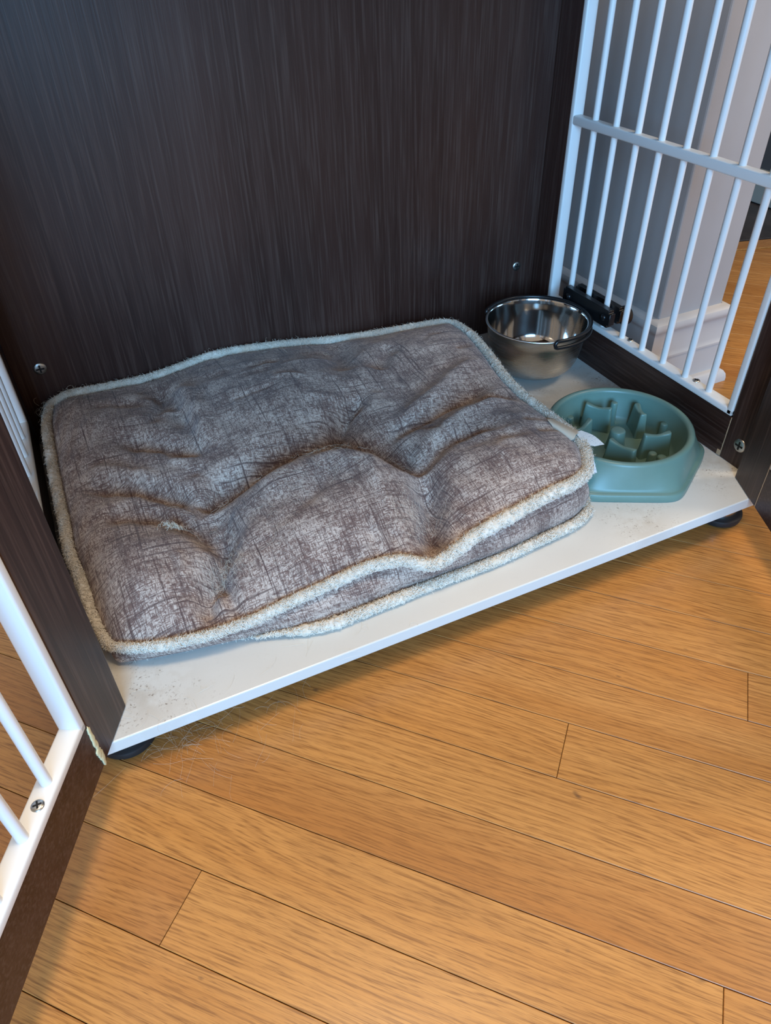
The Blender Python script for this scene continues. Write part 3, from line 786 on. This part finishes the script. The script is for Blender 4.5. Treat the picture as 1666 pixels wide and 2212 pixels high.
def peg(px, py, z, r):
    c = atz(px, py, z)
    G().lathe([(r*1.35, .003), (r*1.12, z*.5), (r, z-.0018), (r*.92, z-.0006), (r*.7, z), (.0005, z+.0001)], (c[0], c[1], 0), 28).make('maze_peg', M_GREEN, feeder, True, 60)
peg(1336, 928, .030, .0092)
peg(1232, 900, .020, .0050)
peg(1328, 869, .036, .0044)
peg(1436, 914, .024, .0048)
peg(1411, 978, .024, .0050)
peg(1431, 986, .017, .0058)

# ================================================================== STEEL BOWL AND ITS CLAMP
SX, SY, SZ, SR = -.0835, .3645, .0800, .0722
bowl = empty('steel_bowl', SX, SY, .011, 'stainless steel water bowl held in a black wire ring, in the back corner', 'pet bowl')
zb = .0110
prof = [(.0008, zb+.0008), (.030, zb+.0004), (.0440, zb), (.0510, zb+.0022), (.0575, zb+.0085), (.0625, zb+.0190), (.0660, zb+.0340), (.0684, zb+.0520), (.0694, zb+.0660)]
rim = [(.0712, zb+.0672), (.0722, zb+.0685), (.0720, zb+.0703), (.0706, zb+.0710), (.0692, zb+.0702)]
inner = [(.0684, zb+.0680), (.0674, zb+.0520), (.0650, zb+.0345), (.0615, zb+.0200), (.0565, zb+.0098), (.0500, zb+.0036)]
gb = G().lathe(prof+rim, (SX, SY, 0), 96); gb.F = gb.F[:-2]
gb.make('bowl_shell', M_STEEL, bowl, True)
gb = G().lathe([rim[-1]]+inner+[(.0430, zb+.0016), (.030, zb+.0014), (.012, zb+.0014), (.0006, zb+.0014)], (SX, SY, 0), 96); gb.F = gb.F[:-2]
gb.make('bowl_inside', M_STEELP, bowl, True)
holder = empty('bowl_clamp', -.006, .357, .075, 'black clamp and coated wire ring fixed to the wire grille behind the steel bowl', 'clamp')
# wire: two arcs joined by hairpins, open towards the front left
def arc(a0, a1, r, z, n=60): return [(SX+r*math.cos(t), SY+r*math.sin(t), z) for t in np.linspace(a0, a1, n)]
zr = zb+.0690; a0, a1 = math.radians(-103), math.radians(128)
Rw = .0752
pts = arc(a0, a1, Rw-.0015, zr+.0030)
hp = lambda a, s: [(SX+(Rw-.0005)*math.cos(a+s*t*.035), SY+(Rw-.0005)*math.sin(a+s*t*.035), zr+.0030-.0095*(1-math.cos(math.pi*k))/2) for k, t in ((.25, 1), (.5, 1.35), (.75, 1))]
pts = pts+hp(a1, 1)+arc(a1, a0, Rw-.0008, zr-.0065)+hp(a0, -1)[::-1]
G().tube(pts, .0026, 10, closed=True).make('wire_ring', M_BLACK, holder, True)
cz, cyy = .0870, .3570
def plate(x0, x1, hy, hz, lift=0):
    gg = G(); bm = bmesh.new(); bmesh.ops.create_cube(bm, size=1)
    for v_ in bm.verts: v_.co = Vector((x0+(v_.co.x+.5)*(x1-x0), cyy+v_.co.y*2*hy, cz+lift+v_.co.z*2*hz))
    bmesh.ops.bevel(bm, geom=[e for e in bm.edges if abs((e.verts[0].co-e.verts[1].co).x) > .5*abs(x1-x0)], offset=.004, segments=4, affect='EDGES')
    bmesh.ops.bevel(bm, geom=bm.edges[:], offset=.0006, segments=1, affect='EDGES')
    return gg.bm(bm)
plate(-.0075, .0020, .0530, .0125).make('clamp_plate', M_BLACK, holder, True, 40)
plate(.0125, .0205, .0510, .0120).make('clamp_plate', M_BLACK, holder, True, 40)
for dy in (-.040, .040):
    gk = G(); gk.lathe([(.0048, 0), (.0048, .0012), (.0036, .0024), (.0005, .0028)], n=20)
    V = [(-.0075-v_[2], cyy+dy+v_[0], cz+v_[1]) for v_ in gk.V]; mk('rivet', V, gk.F, M_BLACK, holder, True, angle=50)
G().tube([(-.016, .3570, .080), (-.004, .3570, .083), (.020, .3570, .086)], .0035, 12).make('bolt', M_BLACK, holder, True, 50)
gk = G(); gk.lathe([(.0150, 0), (.0165, .002), (.0165, .008), (.0140, .0105), (.0005, .011)], n=18)
V = [(.0210+v_[2], .3120+v_[0]*.8, .0850+v_[1]*.8) for v_ in gk.V]; mk('wing_knob', V, gk.F, M_BLACK, holder, True, angle=40)

# ================================================================== DOG HAIR
def hairs(name, spots, n, L, label, wid=.00012, curl=1.0, zoff=.0006, surf=None):
    FV = []; FF = []
    for _ in range(n):
        cx, cy_, cz_, sd, up = spots[rng.integers(len(spots))]
        p = np.array([cx+rng.normal(0, sd), cy_+rng.normal(0, sd*.6), cz_]); th = rng.uniform(0, 6.28); l = L*rng.uniform(.4, 1.3)
        k = rng.normal(0, 2.2*curl); P = []; ns = 7; z = rng.uniform(0, up)
        for s in range(ns+1):
            P.append(p+np.array([0, 0, zoff+z*math.sin(math.pi*s/ns)])); th += k/ns+rng.normal(0, .12); p = p+np.array([math.cos(th), math.sin(th), 0])*l/ns
        P = np.array(P)
        if surf is not None: P[:, 2] += np.array([surf(q[0], q[1]) for q in P])
        for s in range(ns+1):
            t = P[min(s+1, ns)]-P[max(s-1, 0)]; sdv = np.array([-t[1], t[0], 0]); sdv /= np.linalg.norm(sdv)+1e-9
            FV += [P[s]-sdv*wid, P[s]+sdv*wid, P[s]+np.array([0, 0, wid*1.4])]
            if s:
                b0 = len(FV)-6
                for (i, j) in ((0, 1), (1, 2), (2, 0)): FF.append((b0+i, b0+j, b0+3+j, b0+3+i))
    o = mk(name, FV, FF, M_HAIR, None); tag(o, label=label, cat='dog hair', kind='stuff'); return o
fh = [(*atz(*q, -H)[:2], -H, sd, up) for q, sd, up in (((370, 1610), .012, .006), ((420, 1585), .012, .006), ((460, 1560), .014, .004), ((390, 1590), .010, .008), ((500, 1650), .03, .001), ((620, 1520), .02, .002))]
hairs('loose_dog_hair', fh, 80, .030, 'wispy dog hair gathered on the oak floor by the front left foot', wid=.00004, curl=.45)
bh = [(*atz(*q, 0)[:2], 0, sd, .001) for q, sd in (((330, 1530), .02), ((480, 1470), .02), ((700, 1400), .03), ((1080, 870), .02), ((900, 1310), .03))]
hairs('shed_dog_hair', bh, 34, .022, 'few stray dog hairs lying on the white base board', wid=.00006)
tree_pts = topV[::3, ::3].reshape(-1, 3)
def bz(x, y):
    d = (tree_pts[:, 0]-x)**2+(tree_pts[:, 1]-y)**2; k = np.argpartition(d, 4)[:4]; return tree_pts[k, 2].max()
th_ = [(*atz(*q, .06)[:2], 0, sd, up) for q, sd, up in (((690, 1010), .03, .003), ((640, 1080), .035, .003), ((480, 1215), .010, .006), ((560, 1200), .03, .002), ((800, 1000), .04, .002), ((900, 1110), .02, .004), ((430, 1090), .03, .003))]
hairs('clinging_dog_hair', th_, 260, .022, 'fine pale dog hair clinging to the creases of the brown bed', wid=.00006, surf=bz)
tc = atz(378, 1137, .055)
hairs('hair_tuft', [(tc[0], tc[1], 0, .0028, .006)], 90, .010, 'small white tuft of fur on the left of the bed', wid=.00016, surf=bz)
hairs('rim_dog_hair', [(*aty(q[0], q[1], .486)[:2], 0, .03, .012) for q in ((640, 745), (470, 770), (150, 850))], 60, .020, 'thin dark dog hairs sticking up from the back fleece edge', wid=.00010, surf=bz)
